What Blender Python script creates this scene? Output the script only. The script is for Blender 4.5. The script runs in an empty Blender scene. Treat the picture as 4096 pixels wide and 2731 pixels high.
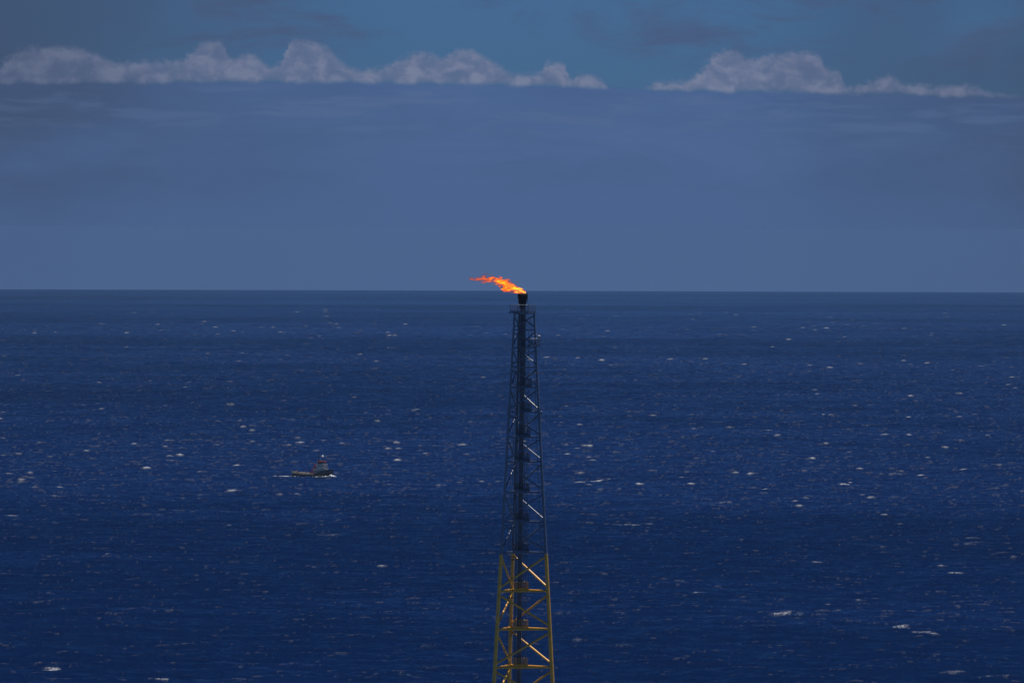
import bpy, bmesh, math, random
import numpy as np
from mathutils import Vector, Matrix

C = bpy.context.scene.collection
PI = math.pi
R_EARTH = 6371000.0
H = 170.0                     # camera height above the sea
F = 34133.0                   # focal length in pixels of the 4096-wide photograph
DIP = math.sqrt(2 * H / R_EARTH)

# ------------------------------------------------------------------ camera
cam_d = bpy.data.cameras.new("camera")
cam_d.sensor_width = 36.0
cam_d.lens = 300.0
cam_d.clip_start = 1.0
cam_d.clip_end = 200000.0
cam = bpy.data.objects.new("camera", cam_d)
C.objects.link(cam)
PITCH = (1365.5 - 1163.0) / F + DIP
ROLL = math.radians(0.172)
cam.matrix_world = (Matrix.Translation((0, 0, H)) @ Matrix.Rotation(PI / 2 - PITCH, 4, 'X')
                    @ Matrix.Rotation(ROLL, 4, 'Z'))
bpy.context.scene.camera = cam

# ------------------------------------------------------------------ light
SUN_EL = math.radians(80)
SUN_AZ = math.radians(62)      # clockwise from the view direction (+Y)
sun_dir = Vector((math.cos(SUN_EL) * math.sin(SUN_AZ), math.cos(SUN_EL) * math.cos(SUN_AZ), math.sin(SUN_EL)))
sd = bpy.data.lights.new("sun", 'SUN')
sd.energy = 5.0
sd.angle = math.radians(0.53)
sd.color = (1.0, 0.94, 0.86)
sun = bpy.data.objects.new("sun", sd)
C.objects.link(sun)
sun.rotation_euler = sun_dir.to_track_quat('Z', 'Y').to_euler()
sun.location = (0, 0, 400)

sc = bpy.context.scene
sc.view_settings.view_transform = 'Standard'
sc.view_settings.look = 'None'
sc.view_settings.gamma = 1.0
sc.view_settings.exposure = 0.0
sc.view_settings.use_curve_mapping = False
sc.cycles.use_denoising = True


class NT:
    """small helper to write node trees"""
    def __init__(self, tree):
        self.t = tree
        tree.nodes.clear()

    def n(self, typ, **kw):
        nd = self.t.nodes.new(typ)
        for k, v in kw.items():
            setattr(nd, k, v)
        return nd

    def put(self, sock, v):
        if hasattr(v, 'is_output') or isinstance(v, bpy.types.NodeSocket):
            self.t.links.new(v, sock)
        elif v is not None:
            sock.default_value = v

    def m(self, op, a, b=None, c=None, clamp=False):
        nd = self.n('ShaderNodeMath', operation=op, use_clamp=clamp)
        self.put(nd.inputs[0], a)
        self.put(nd.inputs[1], b)
        self.put(nd.inputs[2], c)
        return nd.outputs[0]

    def step(self, x, lo, hi):
        nd = self.n('ShaderNodeMapRange', interpolation_type='SMOOTHSTEP')
        self.put(nd.inputs['Value'], x)
        self.put(nd.inputs['From Min'], lo)
        self.put(nd.inputs['From Max'], hi)
        return nd.outputs[0]

    def noise(self, vec, scale, detail=4, rough=0.55, dist=0.0):
        nd = self.n('ShaderNodeTexNoise')
        self.put(nd.inputs['Vector'], vec)
        nd.inputs['Scale'].default_value = scale
        nd.inputs['Detail'].default_value = detail
        nd.inputs['Roughness'].default_value = rough
        nd.inputs['Distortion'].default_value = dist
        return nd.outputs[0]

    def xyz(self, x, y, z):
        nd = self.n('ShaderNodeCombineXYZ')
        for i, v in enumerate((x, y, z)):
            self.put(nd.inputs[i], v)
        return nd.outputs[0]

    def mix(self, f, a, b, blend='MIX'):
        nd = self.n('ShaderNodeMix', data_type='RGBA', blend_type=blend)
        self.put(nd.inputs[0], f)
        self.put(nd.inputs[6], a)
        self.put(nd.inputs[7], b)
        return nd.outputs[2]

    def curve(self, x, pts):
        nd = self.n('ShaderNodeFloatCurve')
        cv = nd.mapping.curves[0]
        while len(cv.points) > 2:
            cv.points.remove(cv.points[1])
        cv.points[0].location = pts[0]
        cv.points[1].location = pts[-1]
        for p in pts[1:-1]:
            cv.points.new(*p)
        for p in cv.points:
            p.handle_type = 'AUTO_CLAMPED'
        nd.mapping.update()
        self.put(nd.inputs['Value'], x)
        return nd.outputs[0]


# ------------------------------------------------------------------ sky
world = bpy.data.worlds.new("World")
sc.world = world
world.use_nodes = True
w = NT(world.node_tree)
sky = w.n('ShaderNodeTexSky', sky_type='NISHITA')
sky.sun_disc = False
sky.sun_elevation = SUN_EL
sky.sun_rotation = SUN_AZ
sky.altitude = 0
sky.air_density = 1.0
sky.dust_density = 0.6
sky.ozone_density = 4.0
tc = w.n('ShaderNodeTexCoord')
sep = w.n('ShaderNodeSeparateXYZ')
w.put(sep.inputs[0], tc.outputs['Generated'])
az = w.m('MULTIPLY', w.m('ARCTAN2', sep.outputs[0], sep.outputs[1]), 180 / PI)       # degrees
el = w.m('MULTIPLY', w.m('ARCSINE', sep.outputs[2]), 180 / PI)
w.put(sky.inputs[0], w.xyz(sep.outputs[0], sep.outputs[1], w.m('ADD', w.m('MAXIMUM', sep.outputs[2], -0.004), 0.008)))
base = w.mix(1.0, sky.outputs[0], (0.25, 0.53, 1.19, 1), 'MULTIPLY')

DEG = 180 / PI / F * (4096 / 2352.0)     # degrees per pixel of the 2352-wide view
def az_of(x): return (x - 1176) * DEG
def el_of(x, y):                          # height above the true horizontal
    hy = 664.2 + 0.003 * x
    return (hy - y) * DEG - DIP * 180 / PI
tops = [(0, 150), (40, 118), (80, 107), (160, 108), (220, 122), (290, 143), (340, 138), (400, 138), (440, 115),
        (490, 93), (512, 97), (530, 130), (575, 123), (620, 150), (648, 136), (658, 104), (690, 92), (722, 96),
        (748, 106), (785, 140), (830, 158), (880, 150), (930, 130), (980, 117), (1012, 130), (1062, 111),
        (1100, 124), (1150, 150), (1200, 170), (1243, 166), (1262, 142), (1297, 147), (1312, 180), (1330, 170),
        (1385, 184), (1400, 206), (1470, 206), (1500, 188), (1560, 186), (1592, 174), (1622, 145), (1682, 115), (1722, 135),
        (1765, 124), (1850, 119), (1882, 130), (1895, 156), (1928, 164), (1945, 198), (2000, 182), (2050, 174), (2065, 190),
        (2150, 196), (2210, 194), (2270, 212), (2352, 224)]
A0, A1 = az_of(0), az_of(2352)
E0, E1 = 0.8, 1.4
pts = [((az_of(x) - A0) / (A1 - A0), (el_of(x, y) - E0) / (E1 - E0)) for x, y in tops]
t_az = w.m('DIVIDE', w.m('SUBTRACT', az, A0), A1 - A0)
# beyond the picture the bank goes on: fold the profile back on itself
t_fold = w.m('PINGPONG', w.m('ADD', t_az, 8.0), 1.0)
vec = w.xyz(az, w.m('MULTIPLY', el, 1.25), 0.0)
n1 = w.noise(vec, 6.5, 6, 0.52, 0.3)
n2 = w.noise(vec, 20.0, 5, 0.6)
wob = w.m('MULTIPLY', w.m('SUBTRACT', n2, 0.5), 0.012)
top_el = w.m('ADD', w.m('MULTIPLY', w.curve(w.m('ADD', t_fold, wob), pts), E1 - E0), E0)
top_el = w.m('ADD', top_el, w.m('MULTIPLY', w.m('SUBTRACT', n2, 0.5), 0.085))
b0, b1 = el_of(0, 193), el_of(1176, 197)
b2 = el_of(2352, 226)
nb = w.noise(w.xyz(az, 0.0, 0.0), 2.2, 3, 0.5)
base_pts = [(0, (el_of(0, 193) - E0) / (E1 - E0)), (0.25, (el_of(588, 190) - E0) / (E1 - E0)), (0.5, (b1 - E0) / (E1 - E0)),
            (0.64, (el_of(1500, 208) - E0) / (E1 - E0)), (0.8, (el_of(1880, 215) - E0) / (E1 - E0)), (1.0, (b2 - E0) / (E1 - E0))]
base_el = w.m('ADD', w.m('MULTIPLY', w.curve(t_fold, base_pts), E1 - E0), E0)
base_el = w.m('ADD', base_el, w.m('MULTIPLY', w.m('SUBTRACT', nb, 0.5), 0.04))
m_top = w.step(w.m('SUBTRACT', top_el, el), -0.018, 0.045)
m_base = w.step(w.m('ADD', w.m('SUBTRACT', el, base_el), w.m('MULTIPLY', w.m('SUBTRACT', n1, 0.5), 0.05)), -0.016, 0.030)
dens = w.m('ADD', 0.66, w.m('MULTIPLY', w.step(n1, 0.30, 0.60), 0.34))
m_cl = w.m('MULTIPLY', w.m('MULTIPLY', m_top, m_base), dens)
# thin stratus sheet under the flat base, with its own streaks
vs = w.xyz(w.m('MULTIPLY', az, 0.55), w.m('MULTIPLY', el, 4.0), 3.0)
n3 = w.noise(vs, 3.2, 6, 0.55, 0.4)
under = w.m('SUBTRACT', base_el, el)
m_sheet = w.step(under, -0.006, 0.014)
m_dark = w.m('MULTIPLY', w.step(under, -0.014, 0.012), w.m('SUBTRACT', 1.0, w.step(under, 0.03, 0.16)))
m_streak = w.m('MULTIPLY', w.m('MULTIPLY', w.step(n3, 0.46, 0.66), w.step(under, 0.01, 0.06)), w.m('SUBTRACT', 1.0, w.step(under, 0.16, 0.5)))
# high veil above the bank
n4 = w.noise(w.xyz(w.m('MULTIPLY', az, 0.8), w.m('MULTIPLY', el, 2.2), 9.0), 1.5, 5, 0.55, 0.5)
m_veil = w.m('MULTIPLY', w.step(n4, 0.48, 0.70), w.step(w.m('SUBTRACT', el, base_el), 0.05, 0.3))
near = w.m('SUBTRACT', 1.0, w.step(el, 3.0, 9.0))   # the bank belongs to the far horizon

K = 1.0
def col(r, g, b): return (r * K, g * K, b * K, 1)
STR = 0.05
c1 = w.mix(w.m('MULTIPLY', m_dark, 0.5), base, col(0.96, 1.96, 4.8))
n6 = w.noise(w.xyz(w.m('MULTIPLY', az, 0.45), w.m('MULTIPLY', el, 1.9), 5.0), 1.6, 6, 0.6, 0.6)
calm = w.step(el, 0.05, 0.45)
shc = w.mix(w.m('MULTIPLY', w.m('SUBTRACT', n6, 0.5), w.m('MULTIPLY', calm, 3.2), None), col(1.45, 2.60, 5.75), col(1.70, 2.86, 6.2))
shc = w.mix(w.m('MULTIPLY', w.m('SUBTRACT', 0.5, n6), w.m('MULTIPLY', calm, 3.2), None), shc, col(1.18, 2.18, 4.75))
c1 = w.mix(w.m('MULTIPLY', m_sheet, 0.8), c1, shc)
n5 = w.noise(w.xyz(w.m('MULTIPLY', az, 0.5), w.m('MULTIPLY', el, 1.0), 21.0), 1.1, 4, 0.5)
m_vignette = w.m('MULTIPLY', w.curve(t_fold, [(0, 0.85), (0.12, 0.6), (0.28, 0.15), (0.45, 0.0), (0.66, 0.0), (0.85, 0.35), (1.0, 0.7)]), w.step(n5, 0.15, 0.6))  # lens-like darkening towards left and right, put into the sky colour
m_vignette = w.m('MULTIPLY', m_vignette, w.m('ADD', 0.45, w.m('MULTIPLY', w.step(el, 0.0, 0.35), 0.55)))
c1 = w.mix(w.m('MULTIPLY', m_vignette, 0.70), c1, col(0.90, 1.4, 2.6))
c2 = w.mix(w.m('MULTIPLY', m_streak, 0.8), c1, col(1.68, 2.82, 5.6))
c3 = w.mix(w.m('MULTIPLY', m_veil, 0.65), c2, col(1.35, 1.85, 3.7))
crown = w.m('SUBTRACT', 1.0, w.step(w.m('SUBTRACT', top_el, el), 0.03, 0.13))   # sunlit crowns, shaded bodies
ccol = w.mix(w.m('MAXIMUM', w.step(n1, 0.38, 0.70), w.m('MULTIPLY', w.m('MULTIPLY', crown, w.step(n2, 0.3, 0.65)), 0.6)), col(2.35, 3.05, 5.35), col(3.6, 4.3, 6.6))
c4 = w.mix(w.m('MULTIPLY', m_cl, 0.95), c3, ccol)
# the same painted side falloff, laid over the bank as well
c5 = w.mix(w.m('MULTIPLY', m_vignette, 0.55), c4, col(1.06, 1.6, 3.0))
# sky above the band is dimmed to cut the ambient light on the tower
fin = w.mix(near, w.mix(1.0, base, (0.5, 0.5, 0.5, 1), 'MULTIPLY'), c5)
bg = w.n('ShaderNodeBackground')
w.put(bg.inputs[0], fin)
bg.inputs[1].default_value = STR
out = w.n('ShaderNodeOutputWorld')
w.put(out.inputs[0], bg.outputs[0])


# ------------------------------------------------------------------ projection helpers (where a thing of the photo stands)
CM = np.array(cam.matrix_world)
def ray(x, y):
    d = np.array(((x - 2048) / F, -(y - 1365.5) / F, -1.0))
    d = CM[:3, :3] @ d
    return d / np.linalg.norm(d)
def at_depth(x, y, D):
    d = ray(x, y)
    return Vector(np.array((0, 0, H)) + d * (D / d[1]))
def on_sea(x, y):
    d = ray(x, y)
    t = -H / d[2] if d[2] < 0 else 40000
    for _ in range(60):
        p = np.array((0, 0, H)) + d * t
        zs = -(p[0] ** 2 + p[1] ** 2) / (2 * R_EARTH)
        t = (zs - H) / d[2]
    p = np.array((0, 0, H)) + d * t
    return Vector(p)


# ------------------------------------------------------------------ materials
def material(name):
    mt = bpy.data.materials.new(name)
    mt.use_nodes = True
    return mt, NT(mt.node_tree)

def paint(name, rgb, rough=0.45, var=0.35, grime=(0.10, 0.06, 0.035), scale=1.3, metallic=0.0, rust=0.63, gloss=0.5):
    mt, t = material(name)
    tcn = t.n('ShaderNodeTexCoord').outputs['Object']
    a = t.noise(tcn, scale, 5, 0.6)
    b = t.noise(tcn, scale * 7, 4, 0.65)
    dark = tuple(c * (1 - var) for c in rgb)
    c = t.mix(t.step(a, 0.3, 0.7), (*dark, 1), (*rgb, 1))
    c = t.mix(t.m('MULTIPLY', t.step(b, rust, rust + 0.1), 0.75), c, (*grime, 1))
    p = t.n('ShaderNodeBsdfPrincipled')
    t.put(p.inputs['Base Color'], c)
    t.put(p.inputs['Roughness'], t.m('ADD', rough - 0.08, t.m('MULTIPLY', b, 0.2)))
    p.inputs['Metallic'].default_value = metallic
    p.inputs['Specular IOR Level'].default_value = gloss
    o = t.n('ShaderNodeOutputMaterial')
    t.put(o.inputs[0], p.outputs[0])
    return mt

M = {}
M['grey'] = paint('grey_steel_paint', (0.11, 0.135, 0.215), 0.34, 0.3, gloss=1.0)
M['yellow'] = paint('yellow_steel_paint', (0.80, 0.385, 0.016), 0.38, 0.3, (0.14, 0.05, 0.015), gloss=0.8)
M['pipe'] = paint('riser_steel', (0.11, 0.11, 0.16), 0.55, 0.4)
M['soot'] = paint('sooty_steel', (0.012, 0.012, 0.014), 0.8, 0.3, (0.03, 0.02, 0.015))
M['rail'] = paint('galvanised_rail', (0.10, 0.09, 0.11), 0.5, 0.3, (0.14, 0.07, 0.04))
M['hull'] = paint('black_hull_paint', (0.012, 0.014, 0.020), 0.5, 0.3)
M['buff'] = paint('buff_bulwark_paint', (0.62, 0.46, 0.30), 0.6, 0.3, (0.2, 0.09, 0.04))
M['house'] = paint('off_white_house_paint', (0.44, 0.38, 0.35), 0.55, 0.2, (0.25, 0.14, 0.09))
M['red'] = paint('red_paint', (0.40, 0.035, 0.03), 0.5, 0.3, (0.15, 0.03, 0.02))
M['white'] = paint('white_paint', (0.8, 0.8, 0.78), 0.4, 0.1)
M['deck'] = paint('deck_paint', (0.20, 0.15, 0.10), 0.8, 0.3)
M['rubber'] = paint('tyre_rubber', (0.02, 0.02, 0.02), 0.9, 0.2, (0.05, 0.05, 0.05))

mt, t = material('dark_glass')
p = t.n('ShaderNodeBsdfPrincipled')
p.inputs['Base Color'].default_value = (0.01, 0.013, 0.018, 1)
p.inputs['Roughness'].default_value = 0.08
o = t.n('ShaderNodeOutputMaterial'); t.put(o.inputs[0], p.outputs[0])
M['glass'] = mt

# sea water: colour of deep ocean, unresolved ripples as roughness and bump, foam where crests break
mt, t = material('sea_water')
geo = t.n('ShaderNodeNewGeometry').outputs['Position']
att = t.n('ShaderNodeAttribute', attribute_name='foam').outputs['Fac']
att2 = t.n('ShaderNodeAttribute', attribute_name='chop').outputs['Fac']
mp = t.n('ShaderNodeMapping'); t.put(mp.inputs[0], geo)
mp.inputs['Scale'].default_value = (1, 0.45, 1)
nA = t.noise(mp.outputs[0], 0.55, 3, 0.6, 0.3)
nB = t.noise(mp.outputs[0], 2.1, 3, 0.6)
bp = t.n('ShaderNodeBump')
t.put(bp.inputs['Strength'], t.m('MULTIPLY', att2, 1.0))
bp.inputs['Distance'].default_value = 0.7
t.put(bp.inputs['Height'], t.m('ADD', nA, t.m('MULTIPLY', nB, 0.3)))
wd = t.n('ShaderNodeBsdfDiffuse')          # light scattered back out of deep water
wd.inputs[0].default_value = (0.0003, 0.0040, 0.020, 1)
wg = t.n('ShaderNodeBsdfGlossy')           # the wind-roughened surface
wg.inputs[0].default_value = (0.38, 0.7, 1, 1)
wg.inputs['Roughness'].default_value = 0.15
t.put(wg.inputs['Normal'], bp.outputs[0])
fr = t.n('ShaderNodeFresnel'); fr.inputs[0].default_value = 1.33
t.put(fr.inputs['Normal'], bp.outputs[0])
wat = t.n('ShaderNodeMixShader')
ruf = t.step(att2, 0.60, 0.95)               # gusts ruffle the surface, lulls leave it darker
t.put(wat.inputs[0], t.m('MULTIPLY', t.m('ADD', 0.004, t.m('MULTIPLY', t.m('POWER', fr.outputs[0], 2.0), 0.36)), t.m('ADD', 0.70, t.m('MULTIPLY', ruf, 0.6))))
t.put(wat.inputs[1], wd.outputs[0]); t.put(wat.inputs[2], wg.outputs[0])
fo = t.n('ShaderNodeBsdfDiffuse')
fo.inputs[0].default_value = (0.44, 0.46, 0.48, 1)
nF = t.noise(geo, 1.1, 4, 0.65)
ff = t.m('MULTIPLY', att, t.m('ADD', 0.35, t.m('MULTIPLY', t.step(nF, 0.38, 0.58), 0.65)), clamp=True)
ms = t.n('ShaderNodeMixShader')
t.put(ms.inputs[0], ff); t.put(ms.inputs[1], wat.outputs[0]); t.put(ms.inputs[2], fo.outputs[0])
o = t.n('ShaderNodeOutputMaterial'); t.put(o.inputs[0], ms.outputs[0])
M['sea'] = mt

mt, t = material('white_foam')
tcn = t.n('ShaderNodeTexCoord').outputs['Object']
nn = t.noise(tcn, 1.2, 4, 0.6)
p = t.n('ShaderNodeBsdfPrincipled')
t.put(p.inputs['Base Color'], t.mix(t.step(nn, 0.3, 0.6), (0.40, 0.44, 0.50, 1), (0.78, 0.79, 0.80, 1)))
p.inputs['Roughness'].default_value = 0.9
tr = t.n('ShaderNodeBsdfTransparent')
nq = t.noise(tcn, 0.9, 5, 0.7)
ms = t.n('ShaderNodeMixShader')
t.put(ms.inputs[0], t.step(nq, 0.42, 0.55)); t.put(ms.inputs[1], tr.outputs[0]); t.put(ms.inputs[2], p.outputs[0])
o = t.n('ShaderNodeOutputMaterial'); t.put(o.inputs[0], ms.outputs[0])
M['foam'] = mt


# ------------------------------------------------------------------ mesh helpers
def link(name, me, parent=None, mats=()):
    o = bpy.data.objects.new(name, me)
    for m_ in mats:
        me.materials.append(m_)
    C.objects.link(o)
    if parent is not None:
        o.parent = parent
    return o

class MB:
    """collects shapes into ONE mesh"""
    def __init__(self):
        self.bm = bmesh.new()

    def tube(self, a, b, r, r2=None, seg=12, mi=0, cap=True):
        a = Vector(a); b = Vector(b)
        r2 = r if r2 is None else r2
        d = (b - a).normalized()
        u = d.orthogonal().normalized()
        if abs(d.z) < 0.999:
            u = d.cross(Vector((0, 0, 1))).normalized()
        v = d.cross(u)
        ra = []; rb = []
        for i in range(seg):
            t_ = 2 * PI * i / seg
            e = u * math.cos(t_) + v * math.sin(t_)
            ra.append(self.bm.verts.new(a + e * r))
            rb.append(self.bm.verts.new(b + e * r2))
        for i in range(seg):
            j = (i + 1) % seg
            f = self.bm.faces.new((ra[i], ra[j], rb[j], rb[i])); f.smooth = True; f.material_index = mi
        if cap:
            for q in (ra[::-1], rb):
                f = self.bm.faces.new(q); f.material_index = mi
                for e_ in f.edges:
                    e_.smooth = False
        return self

    def path(self, pts_, r, seg=8, mi=0):
        for a, b in zip(pts_[:-1], pts_[1:]):
            self.tube(a, b, r, seg=seg, mi=mi)
        return self

    def box(self, c, s, rz=0.0, mi=0, bev=0.0):
        mat = Matrix.Translation(c) @ Matrix.Rotation(rz, 4, 'Z') @ Matrix.Diagonal((s[0], s[1], s[2], 1))
        r = bmesh.ops.create_cube(self.bm, size=1.0, matrix=mat)
        fs = {f for v in r['verts'] for f in v.link_faces}
        for f in fs:
            f.material_index = mi
        if bev:
            es = list({e for v in r['verts'] for e in v.link_edges})
            bmesh.ops.bevel(self.bm, geom=es, offset=bev, segments=1, affect='EDGES', clamp_overlap=True)
        return self

    def prism(self, poly, z0, z1, mi=0, top=None):
        top = top or poly
        a = [self.bm.verts.new((x, y, z0)) for x, y in poly]
        b = [self.bm.verts.new((x, y, z1)) for x, y in top]
        n_ = len(poly)
        for i in range(n_):
            j = (i + 1) % n_
            f = self.bm.faces.new((a[i], a[j], b[j], b[i])); f.material_index = mi
        f = self.bm.faces.new(a[::-1]); f.material_index = mi
        f = self.bm.faces.new(b); f.material_index = mi
        return self

    def lathe(self, prof, c=(0, 0, 0), seg=24, mi=0):
        rings = []
        for r, z in prof:
            rings.append([self.bm.verts.new((c[0] + r * math.cos(2 * PI * i / seg), c[1] + r * math.sin(2 * PI * i / seg), c[2] + z)) for i in range(seg)])
        for k in range(len(prof) - 1):
            for i in range(seg):
                j = (i + 1) % seg
                f = self.bm.faces.new((rings[k][i], rings[k][j], rings[k + 1][j], rings[k + 1][i])); f.smooth = True; f.material_index = mi
        return self

    def build(self, name, mats, parent=None):
        me = bpy.data.meshes.new(name)
        self.bm.normal_update()
        self.bm.to_mesh(me)
        self.bm.free()
        if not isinstance(mats, (list, tuple)):
            mats = [mats]
        return link(name, me, parent, mats)

def empty(name, loc, label, cat, group=None, rz=0):
    o = bpy.data.objects.new(name, None)
    C.objects.link(o)
    o.location = loc
    o.rotation_euler = (0, 0, rz)
    o['label'] = label
    o['category'] = cat
    if group:
        o['group'] = group
    return o


# ------------------------------------------------------------------ the sea: one curved sheet to beyond the horizon
rng = np.random.default_rng(11)

def ocean_tile(L, N, wind, wdir, hs, lmin, seed, spread=2.0):
    g = np.random.default_rng(seed)
    k1 = 2 * np.pi * np.fft.fftfreq(N, L / N)
    kx, ky = np.meshgrid(k1, k1, indexing='ij')
    k = np.hypot(kx, ky); k[0, 0] = 1e-6
    Lw = wind ** 2 / 9.81
    cosf = (kx * math.cos(wdir) + ky * math.sin(wdir)) / k
    P = np.exp(-1 / (k * Lw) ** 2) / k ** 4 * np.abs(cosf) ** spread * np.exp(-(k * lmin) ** 2)
    P[0, 0] = 0
    P = np.where(cosf < 0, P * 0.15, P)
    h = np.sqrt(P) * (g.normal(size=(N, N)) + 1j * g.normal(size=(N, N)))
    z = np.fft.ifft2(h).real
    s = (hs / 4) / z.std()
    h *= s; z *= s
    dx = np.fft.ifft2(-1j * kx / k * h).real
    dy = np.fft.ifft2(-1j * ky / k * h).real
    lam = -1.15
    jxx = 1 + lam * np.fft.ifft2(kx * kx / k * h).real * -1
    jyy = 1 + lam * np.fft.ifft2(ky * ky / k * h).real * -1
    jxy = lam * np.fft.ifft2(kx * ky / k * h).real * -1
    J = jxx * jyy - jxy ** 2
    if J[z > z.std() * 1.2].mean() > J[z < -z.std() * 1.2].mean():
        # make sure crests are the ones that sharpen
        jxx = 2 - jxx; jyy = 2 - jyy; jxy = -jxy; J = jxx * jyy - jxy ** 2
        dx = -dx; dy = -dy
    return dict(L=L, N=N, z=z, dx=dx * lam * -1, dy=dy * lam * -1, J=J)

def sample(a, L, x, y):
    N = a.shape[0]
    u = (x / L * N) % N; v = (y / L * N) % N
    i = np.floor(u).astype(int) % N; j = np.floor(v).astype(int) % N
    fu = u - np.floor(u); fv = v - np.floor(v)
    i2 = (i + 1) % N; j2 = (j + 1) % N
    return (a[i, j] * (1 - fu) * (1 - fv) + a[i2, j] * fu * (1 - fv) + a[i, j2] * (1 - fu) * fv + a[i2, j2] * fu * fv)

def smooth_noise(N, power, seed, lo=1):
    g = np.random.default_rng(seed)
    k1 = np.fft.fftfreq(N) * N
    kx, ky = np.meshgrid(k1, k1, indexing='ij')
    k = np.hypot(kx, ky); k[0, 0] = 1
    h = (g.normal(size=(N, N)) + 1j * g.normal(size=(N, N))) / k ** power
    h[k < lo] = 0
    z = np.fft.ifft2(h).real
    return z / z.std()

WD = math.radians(-78)        # the wind sea runs obliquely towards the camera
T1 = ocean_tile(743.0, 1024, 9.0, WD, 2.0, 0.5, 3)
T2 = ocean_tile(431.0, 1024, 6.5, WD + 0.35, 1.3, 0.35, 4)
BIG = smooth_noise(512, 1.4, 6)
MID = smooth_noise(1024, 1.1, 8, 3)

th_dense = np.radians(np.linspace(-4.7, 4.7, 1250))
th_out = np.radians(np.concatenate([np.linspace(-180, -5.4, 36), np.linspace(5.4, 180, 36)[:-1]]))
th = np.sort(np.concatenate([th_dense, th_out]))
r_near = np.linspace(0, 1, 16) ** 1.5 * 2750 + 12
rr = [2800.0]
while rr[-1] < 26000:
    r_ = rr[-1]
    rr.append(r_ + 2.1 * (r_ / 3200.0) ** 1.35)
while rr[-1] < 60000:
    r_ = rr[-1]
    rr.append(r_ + (110 if r_ < 48000 else 1500))
rad = np.concatenate([r_near[:-1], np.array(rr)])
nr, nt = len(rad), len(th)
print('sea grid', nr, nt)
RG, TG = np.meshgrid(rad, th, indexing='ij')
X = RG * np.sin(TG); Y = RG * np.cos(TG)
win = np.clip((4.9 - np.abs(np.degrees(TG))) / 0.3, 0, 1) * np.clip((RG - 2790) / 60, 0, 1)
farf = np.clip((20000 - RG) / 8000, 0, 1)
def rot(x, y, a): return x * math.cos(a) - y * math.sin(a), x * math.sin(a) + y * math.cos(a)
x2, y2 = rot(X, Y, 0.5)
big = sample(BIG, 9300.0, X, Y)
mid = sample(MID, 2300.0, x2, y2)
gust = 1.0 / (1 + np.exp(-(big * 1.1 + mid * 0.5)))        # 0..1 calm / gusty water
amp2 = 0.55 + 0.6 * gust
Z = sample(T1['z'], 743.0, X, Y) + amp2 * sample(T2['z'], 431.0, x2, y2)
DX = sample(T1['dx'], 743.0, X, Y)
DY = sample(T1['dy'], 743.0, X, Y)
J = sample(T1['J'], 743.0, X, Y) + amp2 * (sample(T2['J'], 431.0, x2, y2) - 1)
jm, js = J.mean(), J.std()
brk = -(J - jm) / js                                        # large on the steepest crests
mott = sample(MID, 173.0, X, Y)
thr = 3.42 - 0.25 * gust
foam = np.clip((brk + 0.22 * mott - thr) / 1.1, 0, 1) ** 1.1
mott2 = sample(MID, 61.0, x2, y2)
# foam is drawn out along the crests
for kf in (0.80, 0.55):
    foam = np.maximum(foam, kf * np.maximum(np.roll(foam, 1, axis=1), np.roll(foam, -1, axis=1)))
foam = np.maximum(foam, 0.095 * np.clip((brk + 0.5 * mott2 - thr + 1.35) / 0.9, 0, 1))
# the few long breaking crests that stand out
def crest(px, py, lx, slope=0.0, wid=3.0, k=1.0):
    global foam
    p = on_sea(px, py)
    dx_ = X - p.x; dy_ = Y - p.y
    mpp = p.y / F
    L_ = lx * mpp / 2
    wob_ = 2.0 * np.sin(dx_ * 0.19 + px) + 1.2 * np.sin(dx_ * 0.47 + py)
    yy = dy_ - slope * dx_ * 0.09 * p.y / H + wob_
    m_ = np.clip(1.3 - (dx_ / L_) ** 2, 0, 1) * np.exp(-(yy / wid) ** 2) * k
    near_ = (np.abs(dx_) < 2 * L_) & (np.abs(dy_) < 200)
    foam = np.where(near_, np.maximum(foam, m_ * np.clip(mott2 * 0.7 + 0.65, 0.05, 1)), foam)
for c_ in [(2358, 1926, 190, 0.9, 5, 1), (2490, 1893 + 205, 125, -0.5, 5, 1), (2222, 1836, 44, 0, 7, 1), (2846, 1819, 44, 0, 6, .8),
           (2972, 1817, 50, 0, 6, .7), (2688, 1894, 70, -0.6, 5, .7), (2895, 2007, 70, 0, 5, .6), (2492, 1959, 36, 0, 6, .8),
           (334, 1721, 60, 0, 6, .7), (322, 1375, 60, 0, 12, .8), (650, 1321, 36, 0, 14, .8), (1241, 1427, 20, 0, 12, 1),
           (205, 2676, 70, 0, 6, 1), (22, 2652, 34, 0, 5, .8), (40, 2063, 70, -0.4, 5, .8), (1315, 2137, 90, 0, 5, .7),
           (3410, 1281, 22, 0, 16, .9), (3640, 1298, 18, 0, 16, .8), (3375, 1937, 46, 0, 6, .9), (3400, 1931, 16, 0, 6, .9),
           (3605, 2507, 60, 0, 5, .9), (3700, 2530, 90, -0.4, 4, .9), (3830, 2688, 80, 0.2, 6, 1), (3990, 2708, 90, -0.2, 4, .6),
           (3280, 2248, 60, -0.6, 4, .8), (3830, 2292, 70, 0, 4, .7), (3125, 2460, 80, 0, 3, .7), (650, 2714, 50, 0, 6, .8),
           (2580, 2095, 60, 0, 4, .7), (3890, 2152, 50, 0, 5, .8), (3070, 1720, 40, 0, 6, .6), (3720, 1340, 20, 0, 12, .7),
           (330, 2436, 60, -0.2, 4, .5), (2800, 2370, 60, 0, 4, .5), (1560, 1390, 24, 0, 12, .7), (480, 1275, 22, 0, 15, .5)]:
    crest(*c_)
foam = foam * np.clip((RG - 2790) / 60, 0, 1) * (0.35 + 0.65 * np.clip((30000 - RG) / 22000, 0, 1))
VX = X + win * farf * DX * 0.7
VY = Y + win * farf * DY * 0.7
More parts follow.
